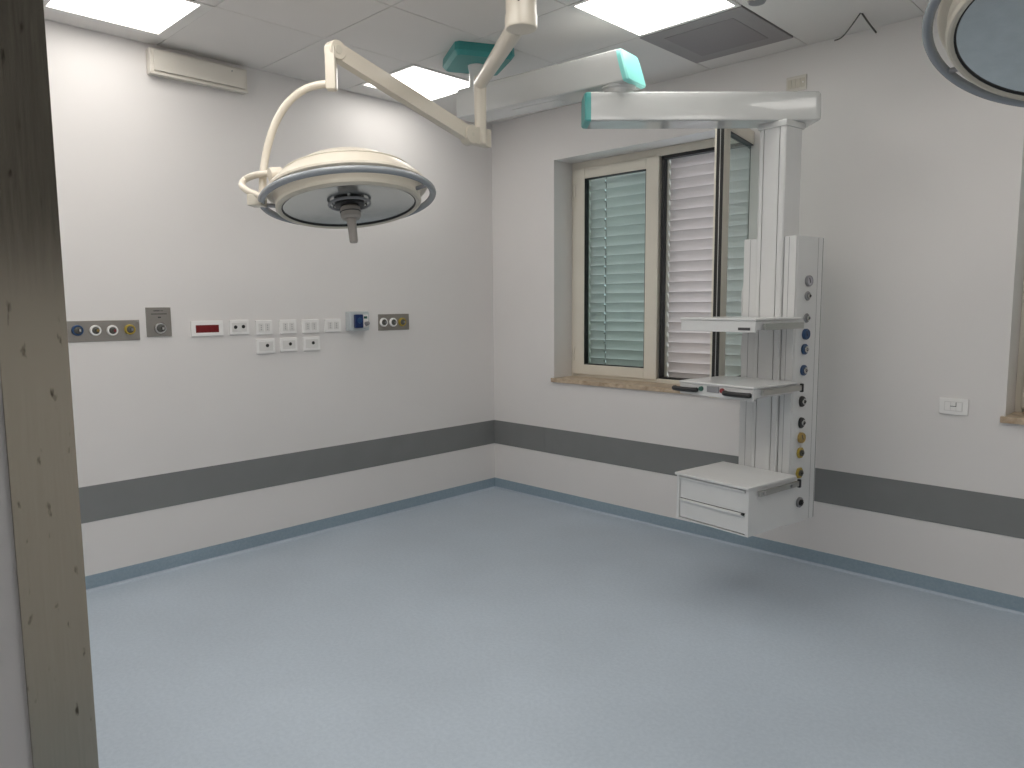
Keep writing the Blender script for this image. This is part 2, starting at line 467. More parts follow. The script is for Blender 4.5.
# ------------------------------------------------------------------ windows
FY0, FY1 = .200, .262      # fixed frame depth
def sash_parts(root, name, T, wdt, z0, z1, handle=False):
    st = .105
    mb = MB(); t = .055
    mb.box((0, 0, z0), (st, t, z1), 0, .004, T); mb.box((wdt-st, 0, z0), (wdt, t, z1), 0, .004, T)
    mb.box((st, 0, z0), (wdt-st, t, z0+.078), 0, .004, T); mb.box((st, 0, z1-.078), (wdt-st, t, z1), 0, .004, T)
    s = mb.build(name, m_cream, root)
    mb = MB()
    a0, a1, b0, b1 = st-.002, wdt-st+.002, z0+.076, z1-.076
    for p, q in (((a0, b0), (a0+.007, b1)), ((a1-.007, b0), (a1, b1)), ((a0, b0), (a1, b0+.007)), ((a0, b1-.007), (a1, b1))):
        mb.box((p[0], .004, p[1]), (q[0], .05, q[1]), 0, 0, T)
    mb.build('gasket', m_rubber, s)
    MB().box((a0+.004, .024, b0+.004), (a1-.004, .030, b1-.004), 0, 0, T).build('glass_pane', m_glass, s)
    return s
def window(name, X0, X1, Z0, Z1, label, opened):
    r = thing(name, label, 'window', ((X0+X1)/2, .2, Z0)); r['kind'] = 'structure'
    mb = MB()
    e = .03
    mid = (X0+X1)/2
    mb.box((X0, FY0+.012, Z0), (X0+e+.012, FY1, Z1), 0, .003); mb.box((X1-e-.012, FY0+.012, Z0), (X1, FY1, Z1), 0, .003)
    mb.box((X0+e, FY0+.012, Z1-.055), (X1-e, FY1, Z1), 0, .003); mb.box((X0+e, FY0+.012, Z0), (X1-e, FY1, Z0+.03), 0, .003)
    mb.build('frame', m_cream, r)
    # black seal round the open half of the fixed frame
    mb = MB()
    if opened:
        zt, zb = Z1-.055, Z0+.03
        mb.box((mid+.020, FY0+.016, zb), (mid+.034, FY1+.002, zt)); mb.box((mid+.020, FY0+.016, zt-.022), (X1-e-.01, FY1+.002, zt))
        mb.box((mid+.020, FY0+.016, zb), (X1-e-.01, FY1+.002, zb+.012)); mb.box((X1-e-.03, FY0+.016, zb), (X1-e-.012, FY1+.002, zt))
        mb.build('seal', m_rubber, r)
    zs0, zs1 = Z0+.022, Z1-.052
    wd = mid-X0-.022
    s1 = sash_parts(r, 'closed_sash', lambda v: Vector((X0+e+v.x, FY0+v.y-.004, v.z)), wd, zs0, zs1)
    if opened:
        hx, hy = X1-.015, FY0-.002
        ang = math.radians(-80.0)         # sash direction measured from +x at the hinge
        d = Vector((math.cos(ang)*1, math.sin(ang), 0))
        nrm = Vector((d.y, -d.x, 0))      # towards the shutter side of the leaf
        T = lambda v: Vector((hx, hy, 0))+d*(wd-.02-v.x)+nrm*(v.y)+Vector((0, 0, v.z))
        zs0 += .012
        s2 = sash_parts(r, 'open_sash', T, wd-.02, zs0, zs1)
        mb = MB()
        for q0, q1 in ((.002, .0185), (.0235, .041)):
            mb.box((-.004, q0, zs0+.01), (.004, q1, zs1-.01), 0, 0, T)
        mb.build('edge_seal', m_rubber, s2)
        mb = MB()
        mb.box((-.003, .019, zs0+.012), (.0055, .023, zs1-.012), 0, 0, T)
        mb.build('lock_strip', m_alu, s2)
    else:
        sash_parts(r, 'closed_sash', lambda v: Vector((mid-.004+v.x, FY0+v.y-.004, v.z)), wd, zs0, zs1)
    # hinges
    for zz in ((Z0+.13, Z1-.27)):
        MB().tube([(X0+e+.012, FY0-.010, zz), (X0+e+.012, FY0-.010, zz+.10)], .006, 10).build('hinge', m_cream, r)
    # marble sill
    MB().box((X0-.018, -.022, Z0-.032), (X1+.018, FY0+.03, Z0), 0, .003).build('window_sill', m_marble, r)
    # shutter guides
    mb = MB()
    for ga, gb in ((X0-.03, X0+.108), (mid-.040, mid+.034), (X1-.045, X1+.03)):
        mb.box((ga, .270, Z0-.04), (gb, .325, Z1+.03))
    mb.box((X0-.03, .2705, Z1-.04), (X1+.03, .33, Z1+.04))
    mb.box((X0-.03, .2705, Z0-.05), (X1+.03, .33, Z0+.004))
    mb.build('shutter_guide', m_olive, r)
    return r
window('window_1', *W1, 'recessed window with one casement open beside the supply column', True)
window('window_2', *W2, 'recessed window right of the lone low wall switch', False)

# louvre slats behind the panes
def slat_mesh(L, notch):
    # profile in (y, z): upper edge towards the room with a small lip
    pr = []
    N = 7
    for k in range(N+1):
        t = k/N
        pr.append((.004+.022*t+.006*math.sin(PI*t), .0745*(1-t)))
    lip = [(-.001, .0715), (-.001, .0735)]
    outer = lip+pr
    th = .0016
    poly = outer+[(p[0]+th, p[1]-.0008) for p in reversed(outer)]
    mb = MB()
    T = lambda v: Vector((v.z, v.x, v.y))
    def strip(pts, xa, xb):
        mb.prism(pts+[(p[0]+th, p[1]-.0008) for p in reversed(pts)], xa, xb, 0, T)
    strip(outer[5:], 0, L)                       # lower part runs through
    up_ = outer[:6]
    if notch: strip(up_, .006, notch); strip(up_, notch+.006, L)
    else: strip(up_, .006, L)   # upper part leaves the cord slots open
    return mb
def shutter(x0, x1, z0, z1, label, notch, cord):
    r = thing('louvre_shutter', label, 'shutter', (x0, .285, z0), 'outside louvre shutters')
    pitch = .0715
    n = int((z1-z0)/pitch)
    me = None
    for k in range(n+1):
        if me is None:
            o = slat_mesh(x1-x0, notch).build('slat', m_slat)
            me = o.data
        else:
            o = bpy.data.objects.new('slat', me); C.objects.link(o)
        o.parent = r
        o.location = (0, 0.0, k*pitch+.004)
        low = max(0, 1-(k*pitch)/.45)
        o.rotation_euler = (-math.radians(10*low+random.uniform(-.5, .5)), 0, 0)
    if cord:
        mb = MB()
        mb.box((x0+cord-.002, .302, z0), (x0+cord+.0015, .306, z1))
        for k in range(n):
            mb.box((x0+cord-.004, .288, z0+k*pitch+.052), (x0+cord+.004, .304, z0+k*pitch+.058))
        mb.build('ladder_cord', m_cable, r)
mid1 = (W1[0]+W1[1])/2
shutter(W1[0]+.1085, mid1-.041, W1[2], W1[3]-.04, 'pinkish grey louvre shutter seen through the green closed pane', .150, .153)
shutter(mid1+.035, W1[1]-.045, W1[2], W1[3]-.04, 'pinkish grey louvre shutter behind the open casement', 0, 0)
mid2 = (W2[0]+W2[1])/2
shutter(W2[0]+.1085, mid2-.028, W2[2], W2[3]-.04, 'louvre shutter of the window right of the lone wall switch, near half', .215, 0)
shutter(mid2+.005, W2[1]-.045, W2[2], W2[3]-.04, 'louvre shutter of the window right of the lone wall switch, far half', 0, 0)

# ------------------------------------------------------------------ wall devices, left wall (x = 0)
def LW(u, v): return hit(u, v, 0, 0.0)
def plateL(mb, ya, yb, za, zb, t, mi=0, bev=.004, x0=0.0):
    mb.box((x0, ya, za), (x0+t, yb, zb), mi, bev)
def outletL(root, y, z, ringm, corem, r=.0285, x0=.006):
    o = MB().lathe([(0, 0), (r, 0), (r, .010), (r*.90, .016), (r*.74, .016), (r*.72, .012), (0, .012)], (x0, y, z), (1, 0, 0), 28).build('gas_outlet', ringm, root)
    MB().lathe([(r*.66, .0), (r*.66, .0135), (r*.40, .018), (r*.2, .018), (r*.18, .014), (0, .014)], (x0, y, z), (1, 0, 0), 20).build('outlet_core', m_cable, o)
    MB().box((x0+.012, y+r*.1, z-r*.25), (x0+.026, y+r*.45, z+r*.2), 0, .001).build('latch', m_chrome if corem is m_black else corem, o)
    return o
g = thing('gas_panel', 'long steel medical gas panel with blue, two white and one yellow outlet', 'gas panel', (0, -2.95, 1.425))
mb = MB(); plateL(mb, -3.175, -2.780, 1.3690, 1.4815, .006, 0, .002); mb.build('plate', m_plate, g)
for (u, v, rm, cm) in ((78, 330.5, m_blue, m_black), (96, 330.5, m_socket, m_gold), (113, 330.5, m_socket, m_redb), (130.5, 329.5, m_yellow, m_greyp)):
    p = hit(u, v, 0, .02); outletL(g, p.y, p.z, rm, cm)
for yy in (-3.165, -2.79):
    MB().lathe([(0, .0072), (.003, .0072), (.003, .005)], (0, yy, 1.475), (1, 0, 0), 10).build('screw', m_chrome, g)
g = thing('anaesthetic_gas_outlet', 'upright steel plate with printed lines and one grey gas outlet', 'gas panel', (0, -2.674, 1.467))
mb = MB(); plateL(mb, -2.743, -2.607, 1.3845, 1.550, .009, 0, .002); mb.build('plate', m_plate, g)
outletL(g, -2.672, 1.432, m_chrome, m_black, .034, .009)
pr = MB()
for z, a, b, h in ((1.531, -2.702, -2.668, .0045), (1.531, -2.664, -2.650, .003), (1.513, -2.716, -2.630, .0045), (1.494, -2.680, -2.664, .007)):
    pr.box((.0085, a, z-h/2), (.0097, b, z+h/2))
pr.build('printed_lines', m_print, g)
g = thing('indicator_plate', 'white wall plate with a dark red display window', 'wall plate', (0, -2.40, 1.418))
mb = MB(); plateL(mb, -2.497, -2.303, 1.377, 1.469, .012, 0, .004); mb.build('plate', m_socket, g)
mb = MB(); plateL(mb, -2.470, -2.330, 1.398, 1.444, .013, 0, .002); mb.build('display_window', m_red, g)
for k in range(4):
    MB().box((.012, -2.455+.032*k, 1.406), (.0142, -2.440+.032*k, 1.436), 0, .0008).build('display_digit', m_red, g)
def holes(parent, pts, r, x0, m=m_black):
    for (y, z) in pts:
        MB().lathe([(0, .0012), (r, .0012), (r, -.003)], (x0, y, z), (1, 0, 0), 18).build('socket_hole', m, parent)
g = thing('two_hole_plate', 'white wall plate with two round dark holes', 'wall plate', (0, -2.20, 1.425))
mb = MB(); plateL(mb, -2.263, -2.138, 1.380, 1.470, .011, 0, .004); mb.build('plate', m_socket, g)
mb = MB(); plateL(mb, -2.248, -2.153, 1.397, 1.453, .0125, 0, .002); mb.build('insert', m_socket2, g)
holes(g, ((-2.226, 1.426), (-2.176, 1.428)), .011, .0125)
# socket plates, upper row
def socket_plate(ya, yb, za, zb, label, two=True):
    g = thing('socket_plate', label, 'socket', (0, (ya+yb)/2, (za+zb)/2), 'white socket plates in the upper row')
    mb = MB(); plateL(mb, ya, yb, za, zb, .015, 0, .006); mb.build('plate', m_socket, g)
    w_ = yb-ya; c = (ya+yb)/2
    for s in ((-1, 1) if two else (-1, 1)):
        cy = c+s*w_*.19
        f = MB(); plateL(f, cy-w_*.15, cy+w_*.15, za+.02, zb-.02, .0165, 0, .0012); f = f.build('socket_insert', m_socket2, g)
        for k in (-1, 0, 1):
            MB().lathe([(0, .0006), (.0032, .0006), (.0032, -.002)], (.0165, cy, (za+zb)/2+k*.013), (1, 0, 0), 10).build('pin_hole', m_greyp, f)
def span(u0, u1, v0, v1):
    p, q = hit(u0, v0, 0, .011), hit(u1, v1, 0, .011); return p.y, q.y, q.z, p.z
socket_plate(*span(255.3, 272.6, 320.4, 334.2), 'white double socket plate next to the two-hole plate')
socket_plate(*span(279.5, 297.0, 319.8, 333.4), 'white double socket plate, second after the two-hole plate')
socket_plate(*span(302.0, 319.2, 319.5, 332.8), 'white double socket plate, third after the two-hole plate')
socket_plate(*span(324.6, 341.2, 319.0, 331.8), 'white double socket plate next to the blue interlocked socket box')
for (ya, yb, za, zb, l) in (span(256.2, 275.4, 339.2, 353)+('white lower plate with one dark hole, on the red display side',),
                            span(280.0, 297.6, 338.0, 351)+('white lower plate with one dark hole, middle of three',),
                            span(303.0, 320.4, 336.8, 350)+('white lower plate with one dark hole, on the blue box side',)):
    g = thing('one_hole_plate', l, 'wall plate', (0, (ya+yb)/2, (za+zb)/2), 'white plates in the lower row')
    mb = MB(); plateL(mb, ya, yb, za, zb, .015, 0, .006); mb.build('plate', m_socket, g)
    mb = MB(); plateL(mb, ya+.016, yb-.016, za+.018, zb-.018, .0165, 0, .0015); mb.build('insert', m_socket2, g)
    holes(g, (((ya+yb)/2+.008, (za+zb)/2+.004),), .011, .0165)
# interlocked blue socket
g = thing('interlocked_socket', 'grey-blue box with a navy socket cover projecting from the wall', 'socket', (0, -1.33, 1.45))
mb = MB(); mb.box((0, -1.435, 1.379), (.060, -1.275, 1.512), 0, .008); mb.build('box', m_bluegrey, g)
mb = MB(); mb.box((.058, -1.403, 1.398), (.085, -1.340, 1.492), 0, .006); c_ = mb.build('navy_cover', m_navy, g)
MB().lathe([(0, .006), (.018, .006), (.020, 0)], (.084, -1.372, 1.45), (1, 0, 0), 20).build('cover_boss', m_blue, c_)
mb = MB(); mb.box((.058, -1.330, 1.402), (.066, -1.288, 1.490), 0, .002); mb.build('side_panel', m_socket, g)
MB().tube([(.066, -1.308, 1.425), (.088, -1.300, 1.432)], [.016, .012], 16).build('rotary_switch', m_greyp, g)
MB().box((.064, -1.325, 1.462), (.0675, -1.297, 1.478)).build('label', m_greenb, g)
# small gas panel
g = thing('gas_panel', 'short steel medical gas panel with two white and one yellow outlet', 'gas panel', (0, -1.02, 1.43))
mb = MB(); plateL(mb, -1.160, -.884, 1.372, 1.490, .006, 0, .002); mb.build('plate', m_plate, g)
for (u, v, rm, cm) in ((384.5, 322.3, m_socket, m_greyp), (394, 322.3, m_socket, m_greyp), (403, 322, m_yellow, m_greyp)):
    p = hit(u, v, 0, .02); outletL(g, p.y, p.z, rm, cm, .032)
# emergency light
g = thing('emergency_light', 'long cream emergency light box high on the wall under the ceiling', 'emergency light', (0, -2.36, 2.90))
p0, p1 = hit(149, 74, 0, .07), hit(247, 93.5, 0, .07)
mb = MB(); mb.box((0, -2.660, 2.832), (.055, -2.100, 2.968), 0, .006); mb.build('housing', m_elight, g)
mb = MB(); mb.box((.054, -2.642, 2.848), (.068, -2.118, 2.955), 0, .004); mb.build('cover', m_elight, g)
mb = MB(); mb.box((.054, -2.66, 2.828), (.062, -2.100, 2.842), 0, .002); mb.build('lower_lip', m_elight, g)
MB().lathe([(0, .003), (.004, .003), (.004, 0)], (.068, -2.20, 2.935), (1, 0, 0), 10).build('indicator', m_greyp, g)
# ------------------------------------------------------------------ right wall devices (y = 0)
g = thing('socket_plate', 'lone white wall switch between the supply column and second window', 'switch', (3.40, 0, 1.015))
MB().box((3.334, -.011, .972), (3.466, 0, 1.057), 0, .004).build('plate', m_socket, g)
MB().box((3.358, -.0125, .990), (3.442, -.006, 1.040), 0, .001).build('surround', m_socket2, g)
for k, (a, b) in enumerate(((3.362, 3.386), (3.389, 3.412), (3.414, 3.438))):
    f = MB().box((a, -.0150, .994), (b, -.008, 1.036), 0, .0015).build('rocker', m_socket, g)
MB().box((3.386, -.0156, 1.014), (3.414, -.0142, 1.017)).build('dark_joint', m_print, g)
MB().box((3.411, -.0156, 1.014), (3.4135, -.0142, 1.036)).build('dark_joint', m_print, g)
g = thing('socket_plate', 'beige four-module plate high on the wall above the supply arm', 'wall plate', (2.515, 0, 2.80))
MB().box((2.456, -.010, 2.758), (2.574, 0, 2.842), 0, .003).build('plate', m_elight, g)
for k in range(4):
    MB().box((2.466+.0255*k, -.0125, 2.775), (2.4885+.0255*k, -.008, 2.825), 0, .0015).build('blank_module', m_lampring, g)
MB().lathe([(0, .003), (.004, .003), (.004, 0)], (2.556, -.0125, 2.80), (0, -1, 0), 10).build('indicator', m_socket, g)

# loose wires hanging out of the ceiling
pa = hit(860.5, 13, 2, 2.999)
a1, a2 = hit(852, 25, 2, 2.975), hit(845, 34, 1, -.10)
a3, a4 = hit(840, 38.5, 1, -.09), hit(834.5, 40.5, 1, -.09)
g = thing('ceiling_wires', 'two loose dark wire ends hanging from the ceiling edge', 'wire', pa)
MB().tube(smooth([pa, a1, a2, a3, a4], 6), .0035, 8).build('wire', m_cable, g)
b1, b2 = hit(868, 22, 2, 2.975), hit(876, 32.5, 1, -.06)
MB().tube(smooth([pa+Vector((.004, .01, 0)), b1, b2], 6), .0045, 8).build('wire', m_cable, g)

# ------------------------------------------------------------------ surgical lamps
HUB = Vector((2.205, -1.97, 0))
root1 = thing('surgical_light', 'cream surgical lamp with grey hand rail and centre handle, hanging over the empty floor', 'surgical lamp', (HUB.x, HUB.y, 3.0), 'surgical lamps on the shared ceiling hub')
root2 = thing('surgical_light', 'cream surgical lamp with grey hand rail, hanging near the second window', 'surgical lamp', (HUB.x+.0, HUB.y, 3.0), 'surgical lamps on the shared ceiling hub')
# shared hub: a thing of its own
hub = thing('lamp_hub', 'cream cylindrical ceiling hub carrying both surgical lamp arms', 'lamp mount', (HUB.x, HUB.y, 3.0))
MB().lathe([(0, 3.0), (.15, 3.0), (.15, 2.975), (.14, 2.965), (.07, 2.962), (0, 2.962)], (HUB.x, HUB.y, 0), (0, 0, 1), 40).build('flange', m_lamp, hub)
MB().lathe([(0, 2.97), (.064, 2.97), (.064, 2.735), (0, 2.735)], (HUB.x, HUB.y, 0), (0, 0, 1), 40).build('column', m_lamp, hub)
MB().lathe([(0, 2.734), (.067, 2.734), (.0672, 2.69), (.063, 2.683), (.054, 2.680), (0, 2.680)], (HUB.x, HUB.y, 0), (0, 0, 1), 40).build('end_cap', m_lamp, hub)
sc = HUB+Vector((.038, -.054, 2.775))
MB().lathe([(0, .003), (.005, .003), (.005, -.004)], sc, (.57, -.82, 0), 10).build('screw', m_black, hub)

def lamp_head(root, cen, N, R=.381, ref=None, handle=True):
    N = Vector(N).normalized(); cen = Vector(cen)
    k = R/.381
    # housing dome (N points to the back of the lamp)
    prof = [(0, .186), (.055, .185), (.125, .177), (.19, .156), (.255, .120), (.300, .086), (.330, .058), (.346, .040), (.347, .030), (.338, .022), (.318, .018), (.311, .004), (.309, -.022), (.302, -.030), (.280, -.030), (.280, -.010), (0, -.010)]
    hs = MB().lathe([(a*k, b*k) for a, b in prof], cen, N, 72).build('housing', m_lamp, root)
    MB().torus(cen+N*.105*k, N, .277*k, .004*k, 72, 8).build('housing_seam', m_lampring, hs)
    rim = [(.311, -.020), (.312, -.034), (.304, -.043), (.296, -.044), (.288, -.038), (.287, -.026), (.300, -.018)]
    MB().lathe([(a*k, b*k) for a, b in rim], cen, N, 72, closed=True).build('rim', m_lampring, root)
    MB().torus(cen-N*.034*k, N, .286*k, .0042*k, 72, 8).build('glass_seal', m_rubber, root)
    refl = [(0, -.010), (.10, -.0125), (.20, -.020), (.25, -.026), (.285, -.032)]
    MB().lathe([(a*k, b*k) for a, b in refl], cen, N, 72).build('reflector', m_reflector, root)
    # hand rail with brackets
    rail = MB().torus(cen-N*.004*k, N, (.381-.0150)*k, .0150*k, 96, 14, sq=.92).build('hand_rail', m_rail, root)
    rf = Vector(ref).normalized() if ref is not None else RT
    x = (rf-N*rf.dot(N)).normalized(); y = N.cross(x)
    for a in (-12, 190, 65, 118):
        d = x*math.cos(math.radians(a))+y*math.sin(math.radians(a))
        MB().tube([cen+d*.306*k-N*.012*k, cen+d*.366*k-N*.004*k], .009*k, 10).build('rail_bracket', m_greyp, rail)
    if handle:
        MB().torus(cen-N*.024, N, .088, .006, 48, 10).build('centre_ring', m_greyp, root)
        for a in (40, 160, 280):
            d = x*math.cos(math.radians(a))+y*math.sin(math.radians(a))
            MB().tube([cen+d*.086-N*.024, cen+d*.080-N*.010], .005, 10).build('ring_post', m_chrome, root)
        MB().lathe([(0, -.012), (.064, -.012), (.064, -.030), (.05, -.034), (0, -.034)], cen, N, 32).build('centre_socket', m_black, root)
        hd = MB().lathe([(0, -.033), (.034, -.033), (.043, -.042), (.044, -.080), (.036, -.090), (.0, -.090)], cen, N, 32).build('handle_collar', m_handle, root)
        MB().lathe([(0, -.088), (.0205, -.088), (.019, -.13), (.0185, -.190), (.016, -.195), (0, -.195)], cen, N, 28).build('handle', m_handle, root)
        MB().torus(cen-N*.060, N, .044, .0020, 36, 8).build('collar_groove', m_print, hd)
    return x, y

def pix(u, v, dep): return CAM+ray(u, v)*dep
# --- first lamp
C1 = Vector((1.5890, -2.4210, 2.0175)); N1 = Vector((-.1940, .0375, .9803))
lamp_head(root1, C1, N1)
el_t = Vector((1.458, -1.501, 2.715)); el_b = Vector((1.470, -1.520, 2.43))
el_b.x, el_b.y = el_t.x, el_t.y
st = Vector((HUB.x, HUB.y, 2.722)); dr = (el_t-st); dr.z = 0; dr.normalize()
MB().tube([st+dr*.0675, el_t+Vector((0, 0, .0))], [.040, .033], 24).build('horizontal_arm', m_lamp, root1)
MB().lathe([(0, 2.752), (.030, 2.750), (.0335, 2.735), (.0335, 2.70), (.0315, 2.50), (.0315, 2.475)], (el_t.x, el_t.y, 0), (0, 0, 1), 28).build('drop_post', m_lamp, root1)
SB = Vector(el_t); SB.z = 2.452
ST = pix(335, 51, 3.2)
sd = (ST-SB).normalized()
side = sd.cross(Vector((0, 0, 1))).normalized()
if side.dot(CAM-SB) < 0: side = -side
MB().lathe([(0, 2.474), (.0335, 2.474), (.0335, 2.405), (.027, 2.397), (0, 2.397)], (el_t.x, el_t.y, 0), (0, 0, 1), 28).build('swivel_block', m_lamp, root1)
sh = Vector((sd.x, sd.y, 0)).normalized()
SBo = SB+sh*.086+Vector((0, 0, -.014))
MB().box((-.03, -.020, -.058), (.085, .020, .035), 0, .006, lambda v: SB+sh*(v.x-.035)+side*v.y+Vector((0, 0, v.z))).build('swivel_bracket', m_lamp, root1)
# spring arm as a flattened tapering beam with round ends
def beam(a, b, ra, rb, t, sidev, mb=None):
    d = (b-a).normalized(); n = d.cross(sidev).normalized()
    pl_ = []
    K = 12
    for k in range(K+1):
        th = PI/2+PI*k/K; pl_.append(a+d*(ra*math.cos(th))+n*(ra*math.sin(th)))
    for k in range(K+1):
        th = -PI/2+PI*k/K; pl_.append(b+d*(rb*math.cos(th))+n*(rb*math.sin(th)))
    mb = mb or MB()
    nn = len(pl_)
    vs = [p-sidev*t/2 for p in pl_]+[p+sidev*t/2 for p in pl_]
    fs = [tuple(range(nn-1, -1, -1)), tuple(range(nn, 2*nn))]+[(i, (i+1) % nn, nn+(i+1) % nn, nn+i) for i in range(nn)]
    bv, f = mb._faces(vs, fs, 0)
    es = list({e for q in (f[0], f[1]) for e in q.edges})
    bmesh.ops.bevel(mb.bm, geom=es, offset=t*.34, segments=4, affect='EDGES', profile=.5)
    return mb
m1, m2 = SBo+sd*.02, ST-sd*.02
sa = beam(SBo, ST, .037, .035, .046, side).build('spring_arm', m_lamp, root1)
MB().lathe([(0, -.030), (.046, -.030), (.051, -.022), (.051, .022), (.046, .030), (0, .030)], SBo, side, 36).build('joint_disc', m_lamp, sa)
MB().lathe([(0, -.028), (.038, -.028), (.042, -.022), (.042, .022), (.038, .028), (0, .028)], ST, side, 36).build('joint_disc', m_lamp, sa)
MB().lathe([(0, .031), (.010, .031), (.012, .026)], SBo, side, 16).build('pivot_cap', m_lampring, sa)
MB().lathe([(0, .031), (.018, .031), (.020, .026)], ST, side, 20).build('pivot_cap', m_lampring, sa)
# head link and yoke
l0 = pix(331.5, 48, 3.2); l1 = pix(332.5, 89, 3.2)
l0 = Vector((l1.x, l1.y, l0.z))
zv = Vector((0, 0, 1)); xr = Vector((RT.x, RT.y, 0)).normalized(); yr = zv.cross(xr)
Tl = lambda v: l1+xr*v.x+yr*v.y+zv*v.z
hgt = l0.z-l1.z
MB().box((-.026, -.024, -.006), (.020, .024, hgt), 0, .008, Tl).build('head_link', m_lamp, root1)
Y = [(334, 84, 3.2), (318, 85, 3.2), (302, 91, 3.2), (287, 104, 3.2), (276, 122, 3.2), (269, 142, 3.2), (265, 160, 3.2), (263, 176, 3.19), (262.5, 194, 3.18), (263, 200, 3.18)]
MB().tube(smooth([pix(*q) for q in Y], 6), .0165, 16).build('yoke', m_lamp, root1)
# side loop, pivot joints
Lp = [(279, 174.5, 3.13), (268, 173.5, 3.15), (254, 175.5, 3.16), (244.5, 180, 3.18), (242, 185.5, 3.13), (247, 190.5, 3.09), (256, 194.5, 3.07), (264, 198.5, 3.06)]
MB().tube(smooth([pix(*q) for q in Lp], 6), .0145, 14).build('side_loop', m_lamp, root1)
pj = pix(280, 175, 3.13); xd = (pix(292, 174.5, 3.16)-pj).normalized()
MB().lathe([(0, -.045), (.030, -.045), (.034, -.035), (.034, .004), (.026, .010), (.026, .020), (.034, .026), (.034, .050), (.026, .056), (0, .056)], pj, xd, 24).build('pivot_joint', m_lamp, root1)
pb = pix(256.5, 200.5, 3.09)
Tb = lambda v: pb+xr*v.x+yr*v.y+zv*v.z
MB().box((-.032, -.03, -.024), (.030, .05, .024), 0, .006, Tb).build('pivot_block', m_lampring, root1)

# --- second lamp
C2 = pix(1074, 22.5, 2.05); N2 = Vector((.078, .46, 1.0)).normalized()
lamp_head(root2, C2, N2)
e2 = pix(757, 1, 2.8)
e2t = Vector((e2.x, e2.y, 2.885))
st2 = Vector((HUB.x, HUB.y, 2.885)); d2 = (e2t-st2); d2.normalize()
MB().tube([st2+d2*.0645, e2t], [.040, .033], 24).build('horizontal_arm', m_lamp, root2)
MB().lathe([(0, 2.92), (.030, 2.918), (.0335, 2.905), (.0335, 2.745), (0, 2.745)], (e2.x, e2.y, 0), (0, 0, 1), 28).build('drop_post', m_lamp, root2)
MB().lathe([(0, 2.746), (.036, 2.746), (.037, 2.705), (.030, 2.694), (0, 2.690)], (e2.x, e2.y, 0), (0, 0, 1), 28).build('swivel_block', m_greyp, root2)
up2 = C2+N2*.45
S2 = Vector((e2.x, e2.y, 2.735)); T2 = Vector((C2.x-.02, C2.y+.12, 2.90))
sd2 = (T2-S2).normalized(); sv = sd2.cross(zv).normalized()
if sv.dot(CAM-S2) < 0: sv = -sv
sv2 = sv*.065
sb2 = beam(S2+sv2, T2+sv2*.3, .046, .044, .055, sv).build('spring_arm', m_lamp, root2)
MB().lathe([(0, .031), (.012, .031), (.014, .025)], S2+sv2, sv, 16).build('pivot_cap', m_greyp, sb2)
xq = (RT-N2*RT.dot(N2)).normalized(); yq = N2.cross(xq)
MB().lathe([(0, .045), (.024, .045), (.026, .03), (.026, -.16), (0, -.16)], T2, (0, 0, 1), 24).build('head_link', m_lamp, root2)
bk = C2+yq*.0
side2 = C2+xq*.40
pts = [T2+Vector((0, 0, -.13))]
for k in range(1, 8):
    t = k/8
    q = T2+Vector((0, 0, -.13)); 
    a = PI/2*t
    pts.append(q+(side2-q-Vector((0, 0, (side2-q).z)))*math.sin(a)+Vector((0, 0, (side2-q).z))*(1-math.cos(a)))
pts.append(side2)
MB().tube(smooth(pts, 4), .0165, 14).build('yoke', m_lamp, root2)
MB().lathe([(0, -.075), (.026, -.075), (.03, -.06), (.03, .01), (.02, .02), (0, .02)], side2, xq, 20).build('pivot_joint', m_lamp, root2)

# ------------------------------------------------------------------ ceiling supply pendant
MX, MY = 1.150, -1.235
JX, JY = 2.095, -1.140
PC = Vector((2.871, -.6434, 0)); TH = math.radians(-8.03)
E_ = Vector((math.cos(TH), math.sin(TH), 0)); Nb = Vector((-math.sin(TH), math.cos(TH), 0))
def TP(v): return PC+E_*v.x+Nb*v.y+Vector((0, 0, v.z))
AX = TP(Vector((-.198, .075, 0)))
pend = thing('supply_pendant', 'white ceiling supply column on jointed arms with gas outlets, shelves and drawers', 'supply pendant', (MX, MY, 3.0))
# mount plate
def mpt(u, v, z): return hit(u, v, 2, z)
top = [mpt(445.7, 63.5, 3.0), mpt(460.8, 43.7, 3.0), mpt(520, 50.5, 3.0), mpt(499.5, 79, 3.0)]
mc = sum(top, Vector())/4
bot = []
for p in top:
    q = mc+(p-mc)*.94; q.z = 2.935; bot.append(q)
mc2 = Vector((MX, MY, 0))
def sqr(half, ang, z, cut=.12):
    pts = []
    for k in range(4):
        a = ang+PI/2*k
        c_, s_ = math.cos(a), math.sin(a)
        for (px, py) in ((half, -half*(1-cut)), (half, half*(1-cut))):
            pts.append(Vector((MX+.01+px*c_-py*s_, MY+.0+px*s_+py*c_, z)))
    return pts
mb = MB()
A, B, D = sqr(.172, math.radians(62), 3.0), sqr(.175, math.radians(62), 2.955), sqr(.158, math.radians(62), 2.932)
n = len(A)
bv = [[mb.bm.verts.new(p) for p in L] for L in (A, B, D)]
for L0, L1 in ((bv[0], bv[1]), (bv[1], bv[2])):
    for i in range(n): mb.bm.faces.new((L0[i], L0[(i+1) % n], L1[(i+1) % n], L1[i]))
mb.bm.faces.new(list(reversed(bv[2]))); mb.bm.faces.new(bv[0])
mb.build('mount_plate', m_tealdark, pend)
MB().lathe([(0, 2.935), (.052, 2.935), (.050, 2.915), (.045, 2.90), (.045, 2.78), (0, 2.78)], (MX, MY, 0), (0, 0, 1), 32).build('drop_tube', m_white, pend)
